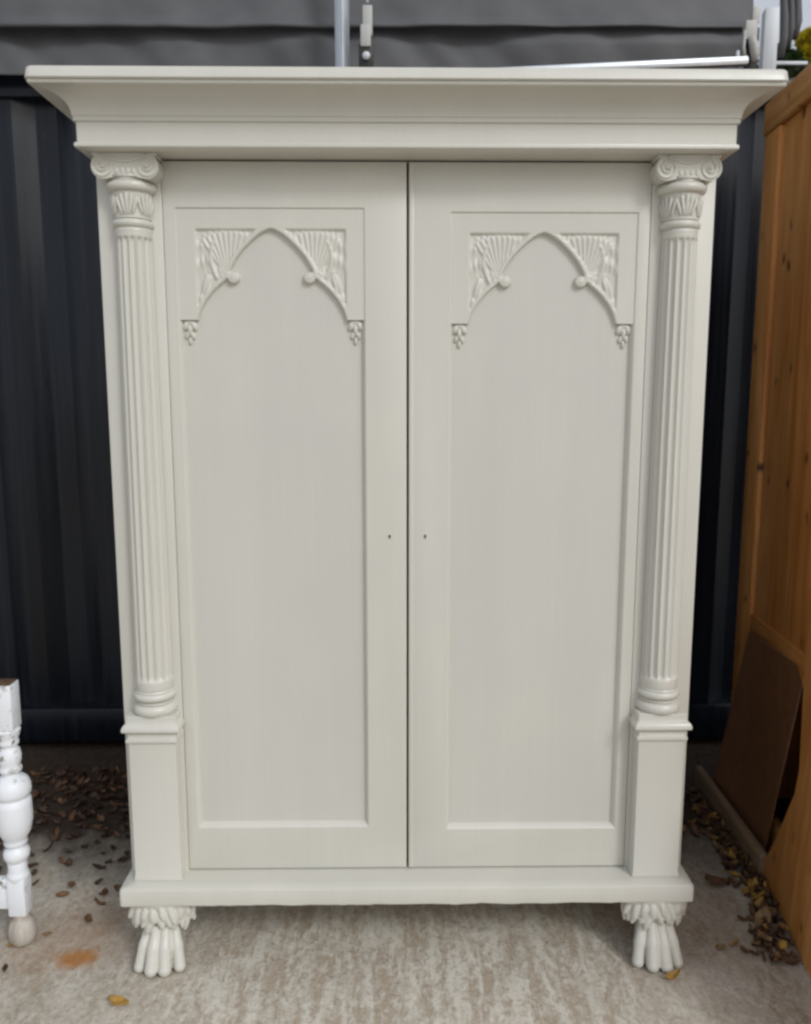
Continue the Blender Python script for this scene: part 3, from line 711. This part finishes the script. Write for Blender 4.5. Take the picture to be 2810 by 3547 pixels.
def bracket(x, y, z, kind):
    B = empty('bracket', (x, y, z)); cf(B)
    if kind == 0:
        box('arm', (-0.015, -0.014, 0.030), (0.015, 0.010, 0.118), M_PLAST, B, 0.003)
        box('socket', (-0.022, -0.017, -0.002), (0.010, 0.014, 0.062), M_PLAST, B, 0.004)
        box('clamp', (-0.028, -0.010, -0.06), (0.018, 0.020, 0.010), M_DARK, B, 0.004)
        bm = bmesh.new(); add_ell(bm, (-0.004, -0.018, -0.030), (0.0125, 0.008, 0.0125), 16, 10); from_bm('bolt', bm, M_ALUW, B, smooth=True)
        box('link_arm', (-0.004, 0.002, 0.131), (0.004, 0.008, 0.30), M_PLAST, B, 0.001)
    else:
        box('arm', (-0.006, -0.012, 0.052), (0.018, 0.010, 0.100), M_PLAST, B, 0.004)
        box('socket', (-0.026, -0.014, 0.004), (0.012, 0.014, 0.060), M_PLAST, B, 0.004)
        box('clamp', (-0.012, 0.012, -0.085), (0.030, 0.026, 0.05), M_DARK, B, 0.004)
        bm = bmesh.new(); add_tube(bm, [(-0.008, -0.012, 0.012), (0.002, -0.014, -0.012), (0.008, -0.014, -0.040), (0.006, -0.010, -0.062)], [0.010, 0.014, 0.014, 0.008], 12); from_bm('tongue', bm, M_PLAST, B, smooth=True)
        bm = bmesh.new(); add_tube(bm, [(-0.026, -0.010, 0.03), (-0.028, -0.010, -0.02), (-0.022, -0.010, -0.052)], 0.005, 8); add_ell(bm, (-0.020, -0.012, -0.050), (0.008, 0.006, 0.007), 10, 8); from_bm('hook', bm, M_PLAST, B, smooth=True)
        bm = bmesh.new(); add_tube(bm, [(-0.044, -0.006, -0.028), (-0.043, -0.006, -0.075)], 0.006, 8); from_bm('pin', bm, M_ALUW, B, smooth=True)
bracket(-0.110, 0.900, 2.395, 0)
bracket(1.085, 0.895, 2.415, 1)
# side curtain rolled beside the right post
bm = bmesh.new()
for (x, z0, r, y) in [(1.272, 2.452, 0.013, 1.10), (1.298, 2.49, 0.012, 1.11), (1.325, 2.52, 0.015, 1.125)]:
    add_tube(bm, [(x+0.006*math.sin(k*1.3), y, z0+(2.95-z0)*k/8) for k in range(9)], [r*0.75]+[r*(1+0.12*math.sin(k*2.1+x*40)) for k in range(8)], 12)
cu = from_bm('rolled_curtain', bm, M_TARP, None, smooth=True); tag(cu, 'narrow rolled grey curtain hanging beside the pale right hand post', 'curtain')

# ------------------------------------------------------------------ tree beyond the container (top right corner)
def leaf_mat(name, c):
    q = NT(name); oi = q.n('ObjectInfo'); a = q.noise(q.mapped(), 9, 3)
    col = q.ramp(a, [(0.3, tuple(x*0.55 for x in c)), (0.7, c)])
    q.b.inputs['Transmission Weight'].default_value = 0.0
    tr = q.n('BsdfTranslucent'); mx = q.n('MixShader'); mx.inputs[0].default_value = 0.45
    q.out(col, 0.5); q.l(col, tr.inputs[0]); q.l(q.b.outputs[0], mx.inputs[1]); q.l(tr.outputs[0], mx.inputs[2])
    q.l(mx.outputs[0], q.t.nodes['Material Output'].inputs[0]); return q.m
M_YLEAF = leaf_mat('yellow_green_leaf', (0.62, 0.50, 0.02)); M_DLEAF = leaf_mat('dark_green_leaf', (0.045, 0.075, 0.02))
TR = empty('tree', (3.55, 4.6, 0)); tag(TR, 'yellow leaved tree rising beyond the container at the top right', 'tree')
bm = bmesh.new()
add_tube(bm, [(0, 0, 0), (0.03, 0, 1.5), (-0.05, 0.05, 3.0), (0.05, 0, 4.6)], [0.12, 0.10, 0.075, 0.03], 12)
limbs = [((-0.0, 0, 3.0), (-0.25, 0, 3.55), (-0.47, 0, 3.86)), ((-0.02, 0, 3.0), (0.3, 0.1, 3.6), (0.7, 0.1, 4.1)), ((0, 0, 3.6), (-0.2, 0.1, 4.3), (-0.25, 0.2, 4.95)), ((0, 0, 2.4), (0.35, -0.2, 2.9), (0.8, -0.3, 3.2))]
for l_ in limbs: add_tube(bm, l_, [0.04, 0.028, 0.010], 8)
from_bm('trunk', bm, M_BARK, TR, smooth=True)
def leaves(name, centres, n, size, mat, parent, seed, off=(0, 0, 0)):
    rn = random.Random(seed); V = []; F = []
    for _ in range(n):
        c, r = rn.choice(centres); p = Vector((rn.gauss(0, 1), rn.gauss(0, 1), rn.gauss(0, 1))).normalized()*r*rn.random()**0.5+Vector(c)
        d = Vector((rn.uniform(-1, 1), rn.uniform(-1, 1), rn.uniform(-1, .6))).normalized(); sd = d.cross(Vector((rn.random(), rn.random(), rn.random()))).normalized()
        nn = d.cross(sd); s_ = size*rn.uniform(0.7, 1.3); k = len(V)
        V += [p, p+d*s_*0.45+sd*s_*0.30+nn*s_*0.08, p+d*s_, p+d*s_*0.45-sd*s_*0.30+nn*s_*0.08]; F.append((k, k+1, k+2, k+3))
    return mesh(name, V, F, mat, parent)
cl = [((l_[2][0]+dx, l_[2][1]+dy, l_[2][2]+dz), 0.26) for l_ in limbs[1:] for dx, dy, dz in ((0, 0, 0), (0.2, 0.1, 0.15), (-0.15, 0.1, 0.1))] + [((0.1, 0, 4.9), 0.4)]
cl += [((-0.49, 0, 3.93), 0.075), ((-0.40, 0, 3.82), 0.11), ((-0.52, 0, 3.80), 0.06)]*3
leaves('crown', cl, 2200, 0.075, M_YLEAF, TR, 3)
SH = empty('shrub', (2.62, 4.1, 0)); tag(SH, 'dark green shrub seen just above the container roof beside the post', 'shrub')
bm = bmesh.new()
for k in range(5): add_tube(bm, [(0.05*k-0.1, 0.02*k, 0), (0.05*k-0.10, 0.03, 2.0), (0.045*k-0.06, 0.02*k, 3.62)], [0.03, 0.022, 0.007], 7)
from_bm('stems', bm, M_BARK, SH, smooth=True)
leaves('foliage', [((-0.02, 0, 3.60), 0.085), ((0.06, 0, 3.50), 0.13), ((-0.10, 0.05, 3.42), 0.14), ((0.05, 0.1, 3.2), 0.28), ((0.0, 0, 2.6), 0.45)], 2600, 0.06, M_DLEAF, SH, 5)

# ------------------------------------------------------------------ fallen leaves
def dry(name, c): 
    q = NT(name); a = q.noise(q.mapped(), 70, 4)
    return q.out(q.ramp(a, [(0.3, tuple(x*0.5 for x in c)), (0.7, c)]), 0.65)
M_LF = [dry('dry_leaf_brown', (0.19, 0.095, 0.045)), dry('dry_leaf_tan', (0.36, 0.22, 0.10)), dry('dry_leaf_yellow', (0.52, 0.30, 0.06)), dry('dry_leaf_dark', (0.085, 0.042, 0.022))]
def leaf_geom(rn, L, Wd, curl):
    V = []; F = []; n = 6
    for i in range(n+1):
        t = i/n; wdt = Wd*math.sin(math.pi*min(1, t*0.92+0.05))**0.8*0.5*rn.uniform(0.8, 1.15)
        for j, s_ in enumerate((-1, -0.5, 0, 0.5, 1)):
            V.append(((t-0.5)*L, s_*wdt, curl*(abs(s_)**1.5*0.35+1.1*(t-0.45)**2)*L*0.8+rn.uniform(0, 0.04)*L*curl))
    for i in range(n):
        for j in range(4): k = i*5+j; F.append((k, k+1, k+6, k+5))
    V = [(x, y, z) for x, y, z in V]; zmin = min(q[2] for q in V)
    V = [(x, y, z-zmin) for x, y, z in V]
    return V, F
def leaf(x, y, L, Wd, rz, mat, label, tilt=0.0, curl=0.5, seed=0):
    V, F = leaf_geom(random.Random(seed), L, Wd, curl)
    o = mesh('fallen_leaf', V, F, mat, None, True); o.location = (x, y, 0.003+abs(tilt)*L*0.3); o.rotation_euler = (0, tilt, rz)
    m = o.modifiers.new('t', 'SOLIDIFY'); m.thickness = 0.0008
    return tag(o, label, 'leaf', 'fallen leaves on the concrete')
leaf(-0.638, -0.184, 0.050, 0.026, -0.25, M_LF[2], 'single yellow dry leaf lying on bare concrete near the bottom left', 0.1, 0.6, 1)
leaf(0.606, -0.122, 0.040, 0.022, 0.4, M_LF[2], 'small orange leaf curled against the toes of the right paw foot', 0.0, 0.9, 2)
leaf(0.845, 0.235, 0.060, 0.034, -0.3, M_LF[0], 'reddish brown leaf at the left end of the leaf litter by the cabinet', 0.15, 0.8, 4)
leaf(0.835, 0.500, 0.055, 0.04, 0.9, M_LF[2], 'yellowish leaf on the floor behind the right pedestal', 0.2, 0.7, 5)
leaf(0.757, -0.020, 0.026, 0.018, 0.2, M_LF[1], 'tiny tan leaf lying between the right paw foot and the litter', 0.0, 0.7, 6)
leaf(0.905, 0.075, 0.055, 0.042, 0.6, M_LF[1], 'pale tan broad leaf on top of the litter under the pine board', -0.5, 0.6, 7)
leaf(0.868, 0.010, 0.075, 0.020, 1.9, M_LF[1], 'long narrow straw coloured leaf on the litter near the bottom right', 0.2, 0.5, 8)
leaf(-0.955, 0.012, 0.03, 0.02, 0.5, M_LF[2], 'small yellow leaf tucked at the bun foot of the white leg', 0.1, 0.5, 9)
leaf(-0.893, 0.052, 0.022, 0.014, 0.2, M_LF[1], 'tiny tan leaf just right of the bun foot', 0.1, 0.5, 10)
def litter(name, fn, n, seed, size, label, mats):
    rn = random.Random(seed); V = []; F = []; mi = []
    for _ in range(n):
        x, y, z = fn(rn); a, b = leaf_geom(rn, size*rn.uniform(0.6, 1.3), size*rn.uniform(0.35, 0.7), rn.uniform(0.3, 1.0)); k = len(V)
        Rm = Matrix.Rotation(rn.uniform(0, 6.28), 3, 'Z') @ Matrix.Rotation(rn.gauss(0, 0.35), 3, 'X') @ Matrix.Rotation(rn.gauss(0, 0.35), 3, 'Y')
        P = [Rm @ Vector(q) for q in a]; zm = min(p.z for p in P)
        V += [(p.x+x, p.y+y, p.z-zm+z+0.002) for p in P]; F += [tuple(i+k for i in q) for q in b]; mm = rn.choice(mats); mi += [mm]*len(b)
    me = bpy.data.meshes.new(name); me.from_pydata(V, [], F); me.update()
    for m_ in M_LF: me.materials.append(m_)
    me.polygons.foreach_set('material_index', mi)
    o = link(name, me, None, None, True); return tag(o, label, 'leaves', None, 'stuff')
def edge(rn):
    t = rn.random()**0.8; y = 0.78-0.86*t; base = 1.000-0.085*max(0, (0.25-y)/0.35) if y < 0.25 else 0.985
    d = abs(rn.gauss(0, 0.022))*(0.6+1.5*t); return (base-0.012-d, y, max(0, 0.020-0.35*d)*rn.random())
litter('leaf_litter', edge, 260, 21, 0.034, 'drift of brown dry leaves along the foot of the pine cabinet', [0, 0, 0, 1, 3, 3, 3, 0, 2])
def back_l(rn): return (rn.uniform(-1.3, -0.66), 0.95-abs(rn.gauss(0, 0.32)), 0.0)
litter('leaf_litter', back_l, 380, 22, 0.033, 'scattered brown leaves on the dark ground behind the white leg', [3, 3, 3, 3, 0])
def back_r(rn): return (rn.uniform(0.70, 0.98), rn.uniform(0.45, 1.05), 0.0)
litter('leaf_litter', back_r, 40, 23, 0.040, 'scattered brown leaves on the ground behind the right pedestal', [3, 3, 0, 1, 2])
